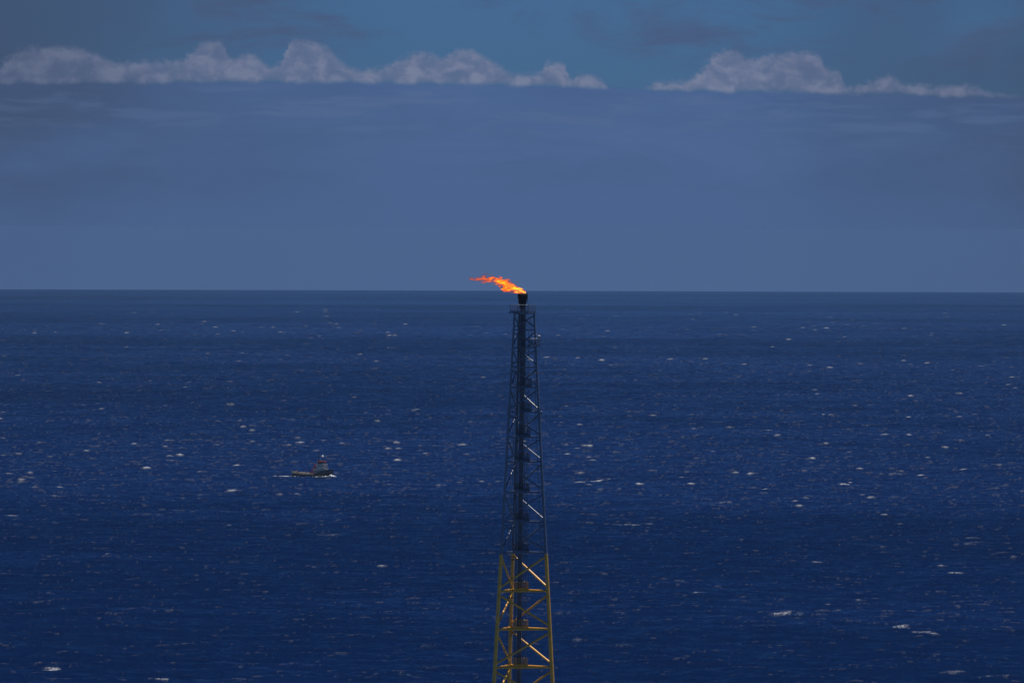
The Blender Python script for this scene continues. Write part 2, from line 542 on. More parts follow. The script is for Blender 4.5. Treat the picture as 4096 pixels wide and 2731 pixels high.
VZ = -(X ** 2 + Y ** 2) / (2 * R_EARTH) + win * np.clip((26000 - RG) / 9000, 0.15, 1) * Z
co = np.stack([VX, VY, VZ], -1).reshape(-1, 3).astype(np.float32)
I, Jx = np.meshgrid(np.arange(nr - 1), np.arange(nt), indexing='ij')
a = I * nt + Jx; b = I * nt + (Jx + 1) % nt
faces = np.stack([a, a + nt, b + nt, b], -1).reshape(-1, 4)
# first ring closed by a centre vertex
nv = len(co)
co = np.vstack([co, [[0, 0, 0]]]).astype(np.float32)
tri = np.stack([np.full(nt, nv), np.arange(nt), (np.arange(nt) + 1) % nt], -1)
me = bpy.data.meshes.new('sea')
me.vertices.add(len(co))
me.vertices.foreach_set('co', co.ravel())
nf = len(faces) + len(tri)
me.loops.add(faces.size + tri.size)
me.loops.foreach_set('vertex_index', np.concatenate([faces.ravel(), tri.ravel()]).astype(np.int32))
me.polygons.add(nf)
ls = np.concatenate([np.arange(len(faces)) * 4, faces.size + np.arange(len(tri)) * 3]).astype(np.int32)
me.polygons.foreach_set('loop_start', ls)
me.polygons.foreach_set('use_smooth', np.ones(nf, dtype=bool))
me.update(calc_edges=True)
at_ = me.attributes.new('foam', 'FLOAT', 'POINT')
at_.data.foreach_set('value', np.append(foam.ravel(), 0).astype(np.float32))
at_ = me.attributes.new('chop', 'FLOAT', 'POINT')
at_.data.foreach_set('value', np.append((0.55 + 0.45 * gust).ravel(), 0.7).astype(np.float32))
sea = link('sea', me, None, [M['sea']])
sea['kind'] = 'structure'
def sea_z(x, y): return -(x * x + y * y) / (2 * R_EARTH)
del X, Y, RG, TG, Z, DX, DY, J, VX, VY, VZ, co, faces, brk, mott, big, mid, gust


# ------------------------------------------------------------------ the flare tower
D = 1341.0
MPP = D / F
PHI = math.radians(15.5)
ux = Vector((math.cos(PHI), math.sin(PHI), 0))
uy = Vector((-math.sin(PHI), math.cos(PHI), 0))
pT = at_depth(2097.5, 1256, D); pB = at_depth(2093.0, 2731, D)
zT, zB = pT.z, pB.z
ZSEA = sea_z(0, D)
def zy(py): return at_depth(2090, py, D).z
def side(z): return (78.1 + (zT - z) / (zT - zB) * 155.9) * MPP / math.cos(PHI)
def mid_front(z):
    f = (zT - z) / (zT - zB)
    p_ = pT.lerp(pB, f)
    return Vector((p_.x, D - side(z) * 0.2887 * math.cos(PHI), z))
def leg(k, z):
    m_ = mid_front(z); s = side(z)
    if k == 0: return m_ - ux * s / 2
    if k == 1: return m_ + ux * s / 2
    return m_ + uy * s * 0.866
def centre(z): return (leg(0, z) + leg(1, z) + leg(2, z)) / 3

base_c = centre(ZSEA)
tower = empty('flare_tower', (base_c.x, base_c.y, ZSEA),
              'tall three-legged lattice flare tower, grey above and yellow below, standing in the open sea', 'flare tower')
TI = Matrix.Translation(-Vector(tower.location))
def tbuild(mb, name, mats, parent=None, label=None):
    """parts of the tower are modelled in world space, then brought into the tower's own space"""
    mb.bm.transform(TI)
    o_ = mb.build(name, mats, parent or tower)
    if label:
        o_['label'] = label
    return o_

ylev = [1252, 1319, 1390, 1467, 1549, 1646.5, 1747, 1845.6, 1966, 2085, 2208, 2361, 2513, 2664.6]
levels = [zy(v) for v in ylev]
z = levels[-1]; st = levels[-2] - levels[-1]
while z - st * 1.06 > ZSEA + 5:
    st *= 1.06; z -= st
    levels.append(z)
NG = 10                         # index of the level where the grey paint ends
Z_COL = zy(2213.5)
def leg_r(z): return 0.16 + 0.04 * min(1, max(0, (zT - z) / 40)) if z > Z_COL else 0.255 + max(0, (zB - z)) * 0.001
for k in range(3):
    mb = MB()
    mb.tube(leg(k, levels[0] + 0.1), leg(k, levels[6]), 0.17, 0.195, 16)
    mb.tube(leg(k, levels[6]), leg(k, Z_COL + 0.3), 0.195, 0.235, 16)
    mb.tube(leg(k, Z_COL + 0.3), leg(k, Z_COL), 0.235, 0.275, 16, cap=False)
    mb.tube(leg(k, Z_COL), leg(k, zB - 4), 0.275, 0.325, 16, mi=1)
    mb.tube(leg(k, zB - 4), leg(k, ZSEA - 6), 0.325, 0.6, 16, mi=1)
    for i, zl in enumerate(levels[1:], 1):       # node cans
        rn = leg_r(zl) * 1.09
        mb.tube(leg(k, zl + 0.35), leg(k, zl - 0.35), rn, rn, 16, mi=0 if i <= NG else 1)
    tbuild(mb, 'leg', [M['grey'], M['yellow']])
    # lug collar half-way down the grey part
    zc = levels[5]
    out_ = (leg(k, zc) - centre(zc)).normalized()
    mb = MB()
    mb.tube(leg(k, zc + 0.72), leg(k, zc - 0.62), 0.25, 0.25, 16)
    mb.box(leg(k, zc - 0.12) + out_ * 0.34, (0.42, 0.16, 0.42), math.atan2(out_.y, out_.x), bev=0.04)
    mb.box(leg(k, zc + 0.5) + out_ * 0.22, (0.25, 0.12, 0.3), math.atan2(out_.y, out_.x))
    tbuild(mb, 'leg_collar', M['grey'])
    # small bolted lugs on the inner side of the leg
    if k != 1:
        for i in range(2, len(levels) - 1):
            zu, zd = levels[i - 1], levels[i]
            if zd < zB - 3: break
            for q in (0.22, 0.76):
                mb = MB()
                zz = zu + (zd - zu) * q
                pin = leg(k, zz) + (centre(zz) - leg(k, zz)).normalized() * (leg_r(zz) + 0.16)
                mb.box(pin, (0.24, 0.14, 0.17), PHI, bev=0.02)
                mb.tube(pin, leg(k, zz), 0.035, seg=6)
                tbuild(mb, 'bracket', M['soot'])

FACES = [(0, 1), (1, 2), (2, 0)]
for i, zl in enumerate(levels):
    mt_ = M['grey'] if i <= NG else M['yellow']
    r_ = 0.09 if i < 4 else (0.115 if i <= NG else 0.16)
    if i == 0: r_ = 0.09
    for a_, b_ in FACES:
        mb = MB().tube(leg(a_, zl), leg(b_, zl), r_, seg=12)
        tbuild(mb, 'horizontal_brace', mt_)
for i in range(len(levels) - 1):
    zu, zd = levels[i], levels[i + 1]
    mt_ = M['grey'] if i < NG else M['yellow']
    r_ = 0.095 if i < 3 else (0.12 if i < NG else 0.165)
    gap = 0.38 if i < NG else 0.55
    for a_, b_ in FACES:
        # even bays run one way round the tower, odd bays the other
        top_, bot_ = (b_, a_) if i % 2 == 0 else (a_, b_)
        tp = leg(top_, zu - gap); bt = leg(bot_, zd + gap)
        mb = MB().tube(tp, bt, r_, seg=12)
        tbuild(mb, 'diagonal_brace', mt_)

# riser pipe up the middle
mb = MB()
zt_pipe = zy(1222)
mb.tube(centre(zt_pipe), centre(zy(1560)), 0.45, 0.45, 24)
mb.tube(centre(zy(1560)), centre(ZSEA - 6), 0.39, 0.39, 24)
for zl in levels[1:-2]:
    mb.tube(centre(zl + 1.6), centre(zl + 1.5), 0.47, 0.47, 24)
riser = tbuild(mb, 'riser_pipe', M['pipe'])
# secondary thin pipes beside it
def off(z, x_, y_): return centre(z) + Vector((x_, y_, 0))
for dx_, dy_, rr_ in ((-0.62, 0.1, 0.06), (-0.8, 0.25, 0.045), (0.55, -0.35, 0.04)):
    mb = MB().tube(off(zy(1250), dx_ * 0.95, dy_), off(ZSEA, dx_, dy_), rr_, seg=8)
    tbuild(mb, 'pilot_gas_pipe', M['rail'])

# flare tip with windshield
ct = centre(zy(1222))
ct = Vector((at_depth(1860 + 1063 / 4.61, 1200, D).x, ct.y, 0))
z0, z1, z2, z3 = zy(1228), zy(1217), zy(1196), zy(1174)
mb = MB()
mb.lathe([(0.45, z0 - 0.3), (0.50, z0), (0.52, z1), (0.66, z1 + 0.45), (0.69, z2), (0.73, z2 + 0.05), (0.74, z3), (0.70, z3 + 0.03), (0.63, z3), (0.60, z3 - 0.7), (0.45, z3 - 1.3), (0.0, z3 - 1.31)], (ct.x, ct.y, 0), 28)
tip = tbuild(mb, 'flare_tip', M['soot'])
mb = MB()
for i in range(14):
    t_ = 2 * PI * i / 14
    e = Vector((math.cos(t_), math.sin(t_), 0))
    c_ = Vector((ct.x, ct.y, 0))
    mb.box(c_ + e * 0.75 + Vector((0, 0, (z2 + z3) / 2)), (0.05, 0.16, z3 - z2 - 0.2), t_)
tbuild(mb, 'windshield_fin', M['soot'], tip)['kind'] = 'stuff'
for t_ in (-0.35, 1.9, 3.9):
    e = Vector((math.cos(t_), math.sin(t_), 0)); c_ = Vector((ct.x, ct.y, 0))
    mb = MB()
    mb.path([c_ + e * 0.80 + Vector((0, 0, z3 - 0.25)), c_ + e * 0.82 + Vector((0, 0, z2 - 0.1)), c_ + e * 0.95 + Vector((0, 0, z1 - 0.2)), c_ + e * 1.05 + Vector((0, 0, zy(1245)))], 0.035, 8)
    mb.tube(c_ + e * 0.80 + Vector((0, 0, z3 - 0.25)), c_ + e * 0.78 + Vector((0, 0, z3 + 0.02)), 0.06, seg=8)
    tbuild(mb, 'pilot_burner', M['soot'])

# top platform: eight-sided deck with railings
zp = zy(1247)
cp = centre(zp); cp.x = at_depth(2091, 1247, D).x
RP = 2.10 / math.cos(PI / 8)
octo = [(cp.x + RP * math.cos(PI / 8 + i * PI / 4), cp.y + RP * math.sin(PI / 8 + i * PI / 4)) for i in range(8)]
inner = [(cp.x + (RP - .16) * math.cos(PI / 8 + i * PI / 4), cp.y + (RP - .16) * math.sin(PI / 8 + i * PI / 4)) for i in range(8)]
mb = MB()
mb.prism(octo, zp - 0.12, zp)
for i in range(8):
    a_, b_ = octo[i], octo[(i + 1) % 8]
    mid_ = ((a_[0] + b_[0]) / 2, (a_[1] + b_[1]) / 2, zp - 0.06)
    L_ = math.hypot(a_[0] - b_[0], a_[1] - b_[1])
    mb.box(mid_, (L_, 0.08, 0.26), math.atan2(b_[1] - a_[1], b_[0] - a_[0]))
mb.prism([(cp.x + 1.65 * math.cos(PI / 8 + i * PI / 4), cp.y + 1.65 * math.sin(PI / 8 + i * PI / 4)) for i in range(8)], zp - 0.34, zp - 0.121)
plat = tbuild(mb, 'top_platform', M['grey'])
def railing(pts_, z, h=1.1, posts=3, rails=(0.35, 0.7, 1.06), parent=None, r=0.028, closed=True, fine=(), mat=None, name='railing'):
    mb = MB()
    n_ = len(pts_)
    for i in range(n_ if closed else n_ - 1):
        a_ = Vector((*pts_[i], z)); b_ = Vector((*pts_[(i + 1) % n_], z))
        np_ = posts
        for q in range(np_ + (0 if closed else 1)):
            p_ = a_.lerp(b_, q / np_)
            rr_ = r * 1.3 if q == 0 else r
            mb.tube(p_, p_ + Vector((0, 0, h)), rr_, seg=6)
        for hh in rails:
            mb.tube(a_ + Vector((0, 0, hh)), b_ + Vector((0, 0, hh)), r, seg=6)
        d_ = b_ - a_
        mb.box((a_ + b_) / 2 + Vector((0, 0, 0.07)), (d_.length, 0.012, 0.12), math.atan2(d_.y, d_.x))
    return tbuild(mb, name, mat or M['rail'], parent)
railing(inner, zp, 1.12, 4, (0.3, 0.58, 0.85, 1.1), plat, mat=M['grey'])

# side landing near the top on the right leg
zl = zy(1381)
cl = leg(1, zl) + ux * -0.25 + Vector((0, -0.15, 0))
pl = [cl + ux * sx * 0.80 + uy * sy * 0.7 for sx, sy in ((-1, -1), (1, -1), (1, 1), (-1, 1))]
mb = MB().box(cl + Vector((0, 0, -0.08)), (1.75, 1.5, 0.14), PHI)
mb.box(cl + Vector((-1.6, 0, -0.10)), (1.6, 1.0, 0.10), PHI)
ldg = tbuild(mb, 'side_landing', M['grey'])
railing([(p_.x, p_.y) for p_ in pl], zl, 1.1, 3, (0.35, 0.7, 1.08), ldg, mat=M['grey'])
mb = MB().box(cl + ux * 0.62 + uy * -0.55 + Vector((0, 0, 1.25)), (0.42, 0.3, 0.62), PHI, bev=0.03)
tbuild(mb, 'junction_box', M['grey'], ldg)

# ladders with cages, from landing to landing
def ladder(za, zb, c0, c1, mat):
    mb = MB()
    a_ = Vector((*c0, za)); b_ = Vector((*c1, zb))
    for s in (-0.23, 0.23):
        mb.tube(a_ + ux * s, b_ + ux * s, 0.028, seg=6)
    n_ = max(2, int((b_ - a_).length / 0.3))
    for q in range(1, n_):
        p_ = a_.lerp(b_, q / n_)
        mb.tube(p_ - ux * 0.23, p_ + ux * 0.23, 0.014, seg=5)
    o_ = tbuild(mb, 'ladder', mat)
    mb = MB()
    m_ = max(2, int((b_ - a_).length / 0.9))
    hoop = [ux * (0.36 * math.cos(t_)) - uy * (0.1 + 0.42 * math.sin(t_)) for t_ in np.linspace(0, PI, 8)]
    for q in range(1, m_ + 1):
        p_ = a_.lerp(b_, q / m_)
        mb.path([p_ + hh for hh in hoop], 0.018, 5)
    for hh in (hoop[1], hoop[3], hoop[4], hoop[6]):
        mb.tube(a_.lerp(b_, 1 / m_) + hh, b_ + hh, 0.014, seg=5)
    tbuild(mb, 'safety_cage', mat, o_)

for i in range(4, 14):
    z_ = levels[i]
    c_ = centre(z_)
    lowy = i > NG
    w_ = 1.9 if i >= 6 else 1.5
    fx = 0.22 if i >= 6 else 0.55
    cc = c_ + ux * fx + uy * -0.12
    mt_ = M['yellow'] if lowy else M['grey']
    mb = MB()
    hw, hd = w_ / 2, 0.85
    # grating of the landing as a frame of bearing bars round the riser
    for q in range(9):
        y_ = -hd + 2 * hd * q / 8
        if abs(y_ + 0.12) < 0.45 and q not in (0, 8):
            mb.tube(cc + ux * (0.40) + uy * y_ + Vector((0, 0, 0.16)), cc + ux * hw + uy * y_ + Vector((0, 0, 0.16)), 0.045, seg=6)
            continue
        mb.box(cc + uy * y_ + Vector((0, 0, 0.16)), (w_, 0.17, 0.05), PHI)
    for s in (-1, 1):
        mb.box(cc + uy * hd * s + Vector((0, 0, 0.15)), (w_, 0.07, 0.36), PHI)
        mb.box(cc + ux * (hw + .035) * s + Vector((0, 0, 0.15)), (0.07, 2 * hd - 0.08, 0.34), PHI)
    # beams that carry it to the faces
    for s in (-0.6, 0.6):
        mb.tube(cc + uy * s - ux * side(z_) * 0.22, cc + uy * s + ux * side(z_) * 0.16, 0.05, seg=6)
    ld = tbuild(mb, 'landing', mt_)
    pl = [cc + ux * sx * hw + uy * sy * hd for sx, sy in ((-1, -1), (1, -1), (1, 1), (-1, 1))]
    railing([(p_.x, p_.y) for p_ in pl], z_ + 0.3, 1.1, 4, (0.2, 0.42, 0.64, 0.86, 1.08), ld, r=0.026, mat=M['yellow'] if lowy else M['rail'])
    sgn = 1 if i % 2 == 0 else 1
    off_ = ux * 0.72 * sgn
    za = z_; zb = levels[i - 1] if i > 4 else levels[2]
    c0 = centre(za) + off_ + uy * -0.25; c1 = centre(zb) + off_ + uy * -0.25
    ladder(za + 0.3, zb + 0.3, (c0.x, c0.y), (c1.x, c1.y), M['rail'])
# ladder from the side landing to the top deck
c0 = leg(1, levels[2]) - ux * 0.75 + uy * 0.35; c1 = leg(1, levels[0]) - ux * 0.75 + uy * 0.35
ladder(levels[2], zp, (c0.x, c0.y), (c1.x, c1.y), M['grey'])

# conduit along the right leg with stand-offs, cable ladder on the back leg
mb = MB()
za, zb = zy(1400), zy(2731) - 3
def ins(z, d_): return leg(1, z) + (leg(0, z) - leg(1, z)).normalized() * d_
mb.tube(ins(za, 0.3), ins(levels[6], 0.62), 0.035, seg=6)
mb.tube(ins(levels[6], 0.62), ins(Z_COL, 0.78), 0.035, seg=6)
z_ = za - 1
while z_ > Z_COL:
    d_ = 0.3 + (za - z_) / (za - levels[6]) * 0.32 if z_ > levels[6] else 0.62
    mb.tube(ins(z_, d_), ins(z_, 0.05), 0.025, seg=6)
    mb.box(ins(z_, d_), (0.12, 0.12, 0.12), PHI)
    z_ -= 1.9
tbuild(mb, 'conduit', M['rail'])
mb = MB()
def bk(z, d_): return leg(2, z) - ux * d_ - uy * 0.1
for d_ in (0.42, 0.66):
    mb.tube(bk(zy(1470), d_), bk(zB - 6, d_ + 0.1), 0.03, seg=6)
z_ = zy(1470) - 0.3
while z_ > zB - 6:
    mb.tube(bk(z_, 0.40), bk(z_, 0.72), 0.018, seg=5)
    z_ -= 0.45
tbuild(mb, 'cable_ladder', M['rail'])

# ------------------------------------------------------------------ the flame, blown to the left
def zoom(px, py): return at_depth(1860 + px / 4.61, 1060 + py / 4.61, D)
fpath = [(1120, 512, 40), (1060, 492, 52), (1000, 470, 62), (930, 440, 80), (850, 400, 105), (760, 375, 130), (680, 345, 118), (600, 300, 95),
         (520, 265, 82), (440, 248, 86), (370, 245, 84), (290, 262, 62), (210, 262, 50), (130, 250, 42), (70, 245, 26)]
P0 = zoom(1080, 520); P0.y = ct.y
FX0 = zoom(1150, 500).x - P0.x
FX1 = zoom(40, 500).x - P0.x
ns = 60
xs = np.array([zoom(a_, b_).x - P0.x for a_, b_, c_ in fpath])
zs = np.array([zoom(a_, b_).z - P0.z for a_, b_, c_ in fpath])
rs = np.array([c_ / 4.61 * MPP * 1.08 for a_, b_, c_ in fpath])
bm = bmesh.new()
rings = []
for q in range(ns):
    x_ = xs[0] + (xs[-1] - xs[0]) * q / (ns - 1)
    zz = np.interp(-x_, -xs, zs); r_ = np.interp(-x_, -xs, rs) * 1.12
    rings.append([bm.verts.new((x_, r_ * 0.9 * math.cos(2 * PI * j / 20), max(zz + r_ * math.sin(2 * PI * j / 20), -0.04 if x_ > zoom(985, 500).x - P0.x else -9))) for j in range(20)])
for q in range(ns - 1):
    for j in range(20):
        f = bm.faces.new((rings[q][j], rings[q][(j + 1) % 20], rings[q + 1][(j + 1) % 20], rings[q + 1][j]))
bm.faces.new(rings[0][::-1]); bm.faces.new(rings[-1])
bmesh.ops.recalc_face_normals(bm, faces=bm.faces)
me = bpy.data.meshes.new('flame'); bm.to_mesh(me); bm.free()
mt, t = material('burning_gas')
tcn = t.n('ShaderNodeTexCoord').outputs['Object']
sp = t.n('ShaderNodeSeparateXYZ'); t.put(sp.inputs[0], tcn)
tx = t.m('DIVIDE', t.m('SUBTRACT', sp.outputs[0], float(xs[0])), float(xs[-1] - xs[0]))
tt = (xs - xs[0]) / (xs[-1] - xs[0])
zc = t.m('SUBTRACT', t.m('MULTIPLY', t.curve(tx, [(float(a_), float((b_ + 1) / 4)) for a_, b_ in zip(tt, zs)]), 4.0), 1.0)
rc = t.m('MULTIPLY', t.curve(tx, [(float(a_), float(b_ / 2)) for a_, b_ in zip(tt, rs)]), 2.0)
dz = t.m('SUBTRACT', sp.outputs[2], zc)
dd = t.m('DIVIDE', t.m('SQRT', t.m('ADD', t.m('MULTIPLY', dz, dz), t.m('MULTIPLY', sp.outputs[1], sp.outputs[1]))), rc)
mpn = t.n('ShaderNodeMapping'); t.put(mpn.inputs[0], tcn)
mpn.inputs['Rotation'].default_value = (0, math.radians(-18), 0)
mpn.inputs['Scale'].default_value = (0.55, 0.22, 1.6)
na = t.noise(mpn.outputs[0], 1.35, 5, 0.62, 0.5)
nb_ = t.noise(mpn.outputs[0], 3.6, 4, 0.6, 0.3)
body = t.m('ADD', t.m('SUBTRACT', t.m('SUBTRACT', 1.22, t.m('MULTIPLY', tx, 0.35)), dd), t.m('ADD', t.m('MULTIPLY', t.m('SUBTRACT', na, 0.5), 4.0), t.m('MULTIPLY', t.m('SUBTRACT', nb_, 0.5), 1.2)))
fade = t.m('SUBTRACT', 1.25, t.m('MULTIPLY', tx, 0.85))
mask_e = t.m('MULTIPLY', t.step(body, 0.0, 1.15), t.step(dd, 1.1, 0.9))
heat = t.m('MULTIPLY', t.step(body, 0.0, 1.5), fade)
cr = t.n('ShaderNodeValToRGB')
t.put(cr.inputs[0], heat)
el_ = cr.color_ramp.elements
el_[0].position = 0.0; el_[0].color = (0.30, 0.03, 0.012, 1)
el_[1].position = 1.0; el_[1].color = (1.0, 0.62, 0.03, 1)
e_ = el_.new(0.32); e_.color = (1.0, 0.13, 0.016, 1)
e_ = el_.new(0.60); e_.color = (1.0, 0.26, 0.012, 1)
em = t.n('ShaderNodeEmission')
t.put(em.inputs[0], cr.outputs[0])
t.put(em.inputs[1], t.m('MULTIPLY', t.m('MULTIPLY', mask_e, t.m('SUBTRACT', 1.0, t.m('MULTIPLY', tx, 0.55))), t.m('ADD', 1.6, t.m('MULTIPLY', heat, 9.0))))
ab = t.n('ShaderNodeVolumeAbsorption')
ab.inputs[0].default_value = (0.25, 0.15, 0.1, 1)
t.put(ab.inputs[1], t.m('MULTIPLY', mask_e, t.m('SUBTRACT', 4.2, t.m('MULTIPLY', tx, 1.2))))
ad = t.n('ShaderNodeAddShader'); t.put(ad.inputs[0], em.outputs[0]); t.put(ad.inputs[1], ab.outputs[0])
o = t.n('ShaderNodeOutputMaterial'); t.put(o.inputs['Volume'], ad.outputs[0])
flame = link('flame', me, None, [mt])
flame.location = P0
flame['label'] = 'ragged orange and yellow gas flame blown left from the top of the flare tower'
flame['category'] = 'flame'

# ------------------------------------------------------------------ the tug
px_, py_ = 1254, 1906
bp_ = on_sea(px_, py_)
BM = bp_.y / F                       # metres per photo pixel at the boat
yaw = math.radians(-24)              # bow to the right and a little towards us
LB = 160 * BM / math.cos(yaw) * 0.985
tug = empty('tug_boat', (bp_.x, bp_.y, sea_z(bp_.x, bp_.y) - 0.1),
            'small dark-hulled tug with red-topped pale wheelhouse, steaming right across the open sea', 'boat', rz=yaw)
S = LB / 30.0
sec = [  # x, half-beam at deck, half-beam at keel line, deck height, bulwark top
    (-15.0, 3.6, 2.6, 2.2, 3.3), (-13.5, 4.0, 3.2, 2.1, 3.25), (-8, 4.3, 3.7, 1.85, 3.0), (-2, 4.4, 3.9, 1.7, 2.75), (1.5, 4.4, 3.8, 1.8, 2.8),
    (4, 4.35, 3.5, 2.2, 3.1), (8, 3.9, 2.6, 2.8, 3.8), (11, 3.0, 1.6, 3.4, 4.5), (13.4, 1.7, 0.7, 3.9, 5.1), (15.0, 0.35, 0.1, 4.3, 5.5)]
bm = bmesh.new(); rows = []
for x_, bd, bk_, zd_, zbw in sec:
    xk = x_ - max(0, x_ - 8) * 0.22
    r_ = [(xk, bk_ * 0.6, -1.5), (xk + 0.2 * (x_ > 8), bk_, 0.2), ((x_ * .6 + xk * .4), (bd + bk_) / 2 + 0.15, zd_ * 0.55), (x_, bd, zd_), (x_ + 0.05, bd + 0.05, zbw - 0.9)]
    rows.append([bm.verts.new((p_[0] * S, -p_[1] * S, p_[2] * S)) for p_ in r_[::-1]] + [bm.verts.new((p_[0] * S, p_[1] * S, p_[2] * S)) for p_ in r_])
for i in range(len(rows) - 1):
    for j in range(9):
        f = bm.faces.new((rows[i][j], rows[i + 1][j], rows[i + 1][j + 1], rows[i][j + 1])); f.smooth = True
bm.faces.new(rows[0]); bm.faces.new(rows[-1][::-1])
bmesh.ops.recalc_face_normals(bm, faces=bm.faces)
me = bpy.data.meshes.new('hull'); bm.to_mesh(me); bm.free()
link('hull', me, tug, [M['hull']])
# bulwark: black forward, buff aft
def strip(rows_, mat_, name, label=None):
    bm = bmesh.new()
    for s in (-1, 1):
        prev = None
        for x_, bd, bk_, zd_, zbw in rows_:
            vs_ = [bm.verts.new((x_ * S, s * (bd + 0.05 + o_) * S, z_ * S)) for o_, z_ in ((0, zbw - 0.92), (0.02, zbw), (-0.16, zbw), (-0.16, zbw - 0.92))]
            if prev:
                for q in range(4):
                    bm.faces.new((prev[q], vs_[q], vs_[(q + 1) % 4], prev[(q + 1) % 4]))
            else:
                bm.faces.new(vs_)
            prev = vs_
        bm.faces.new(prev[::-1])
    bmesh.ops.recalc_face_normals(bm, faces=bm.faces)
    me = bpy.data.meshes.new(name); bm.to_mesh(me); bm.free()
    o_ = link(name, me, tug, [mat_])
    if label: o_['label'] = label
strip(sec[:5], M['buff'], 'bulwark', 'buff bulwark around the low aft deck')
strip(sec[5:], M['hull'], 'bulwark', 'black bulwark around the high bow')
mb = MB()
mb.prism([(x_ * S, -bd * 0.97 * S) for x_, bd, *_ in sec] + [(x_ * S, bd * 0.97 * S) for x_, bd, *_ in sec[::-1]], 1.6 * S, 1.9 * S)
mb.build('aft_deck', M['deck'], tug)
mb = MB()
mb.box((-14.9 * S, 0, 2.75 * S), (0.3 * S, 7.0 * S, 1.6 * S))
for s in (-1, 1):
    mb.box((-14.6 * S, s * 3.5 * S, 3.2 * S), (0.9 * S, 0.35 * S, 2.0 * S))
mb.build('stern_gate', M['buff'], tug)
mb = MB()      # cargo and gear along the aft deck
mb.box((-9.5 * S, 1.2 * S, 2.3 * S), (5 * S, 2.5 * S, 1.2 * S), bev=0.05)
mb.box((-4.2 * S, -1.4 * S, 2.2 * S), (3 * S, 2.0 * S, 1.1 * S), bev=0.05)
mb.build('deck_cargo', M['buff'], tug)
# towing winch
mb = MB()
mb.tube((-0.6 * S, -1.6 * S, 2.9 * S), (-0.6 * S, 1.6 * S, 2.9 * S), 0.95 * S, seg=18)
for s in (-1.7, 0, 1.7):
    mb.tube((-0.6 * S, (s - .1) * S, 2.9 * S), (-0.6 * S, (s + .1) * S, 2.9 * S), 1.25 * S, seg=18)
mb.box((-0.6 * S, 0, 2.1 * S), (2.2 * S, 4.0 * S, 0.8 * S))
mb.build('towing_winch', M['red'], tug)
# lower house
def house(x0, x1, hw0, hw1, z0_, z1_, slope=0.0):
    poly = [(x0 * S, -hw0 * S), (x1 * S, -hw1 * S), (x1 * S, hw1 * S), (x0 * S, hw0 * S)]
    top_ = [(x0 * S, -hw0 * S), ((x1 - slope) * S, -hw1 * S), ((x1 - slope) * S, hw1 * S), (x0 * S, hw0 * S)]
    return poly, z0_ * S, z1_ * S, top_
mb = MB()
a_ = house(1.2, 10.6, 3.5, 2.2, 1.8, 5.4, 0.5); mb.prism(a_[0], a_[1], a_[2], top=a_[3])
mb.prism([(1.0 * S, -3.7 * S), (10.5 * S, -2.4 * S), (10.5 * S, 2.4 * S), (1.0 * S, 3.7 * S)], 5.4 * S, 5.55 * S)
dh = mb.build('deckhouse', M['house'], tug)
mb = MB()
a_ = house(3.6, 9.6, 2.9, 2.1, 5.56, 7.9, 0.5); mb.prism(a_[0], a_[1], a_[2], top=a_[3])
mb.prism([(2.8 * S, -3.1 * S), (9.9 * S, -2.3 * S), (9.9 * S, 2.3 * S), (2.8 * S, 3.1 * S)], 7.9 * S, 8.05 * S)
mb.build('upper_house', M['house'], tug)
mb = MB()
poly = [(4.4, -2.3), (7.9, -2.3), (9.0, -1.3), (9.0, 1.3), (7.9, 2.3), (4.4, 2.3)]
mb.prism([(a_ * S, b_ * S) for a_, b_ in poly], 8.06 * S, 9.2 * S)
wh = mb.build('wheelhouse', M['house'], tug)
mb = MB()
mb.prism([(a_ * S * 0.995 + .02, b_ * S * 0.985) for a_, b_ in poly], 9.2 * S, 10.25 * S)
for i in range(6):
    pass
mb.build('window_band', M['glass'], wh)
mb = MB()
for (a0_, b0_), (a1_, b1_) in zip(poly, poly[1:] + poly[:1]):
    for q in range(3):
        x_ = a0_ + (a1_ - a0_) * q / 3; y_ = b0_ + (b1_ - b0_) * q / 3
        mb.box((x_ * S, y_ * S, 9.72 * S), (0.16 * S, 0.16 * S, 1.06 * S))
mb.build('window_mullion', M['house'], wh)['kind'] = 'stuff'
mb = MB()
mb.prism([((a_ - 6) * 1.14 * S + 6 * S, b_ * 1.12 * S) for a_, b_ in poly], 10.25 * S, 11.05 * S)
mb.build('wheelhouse_roof', M['red'], wh)
# portholes and doors of the lower house
for q in range(4):
    for s in (-1, 1):
        x_ = 3.4 + q * 1.9; y_ = s * (3.5 - (x_ - 1.2) / 9.4 * 1.3 + 0.04)
        MB().box((x_ * S, y_ * S, 4.2 * S), (0.7 * S, 0.1 * S, 0.6 * S), s * -0.137, bev=0.02).build('window', M['glass'], dh)
for s in (-1, 1):
    MB().box((2.0 * S, s * 3.44 * S, 3.3 * S), (0.8 * S, 0.1 * S, 1.8 * S), s * -0.137).build('door', M['red'], dh)
    mb = MB()
    mb.box((2.2 * S, s * 2.5 * S, 6.7 * S), (1.1 * S, 1.0 * S, 3.4 * S), bev=0.08)
    mb.tube((2.1 * S, s * 2.5 * S, 8.4 * S), (1.9 * S, s * 2.5 * S, 9.6 * S), 0.22 * S, seg=8)
    mb.build('funnel', M['red'], tug)
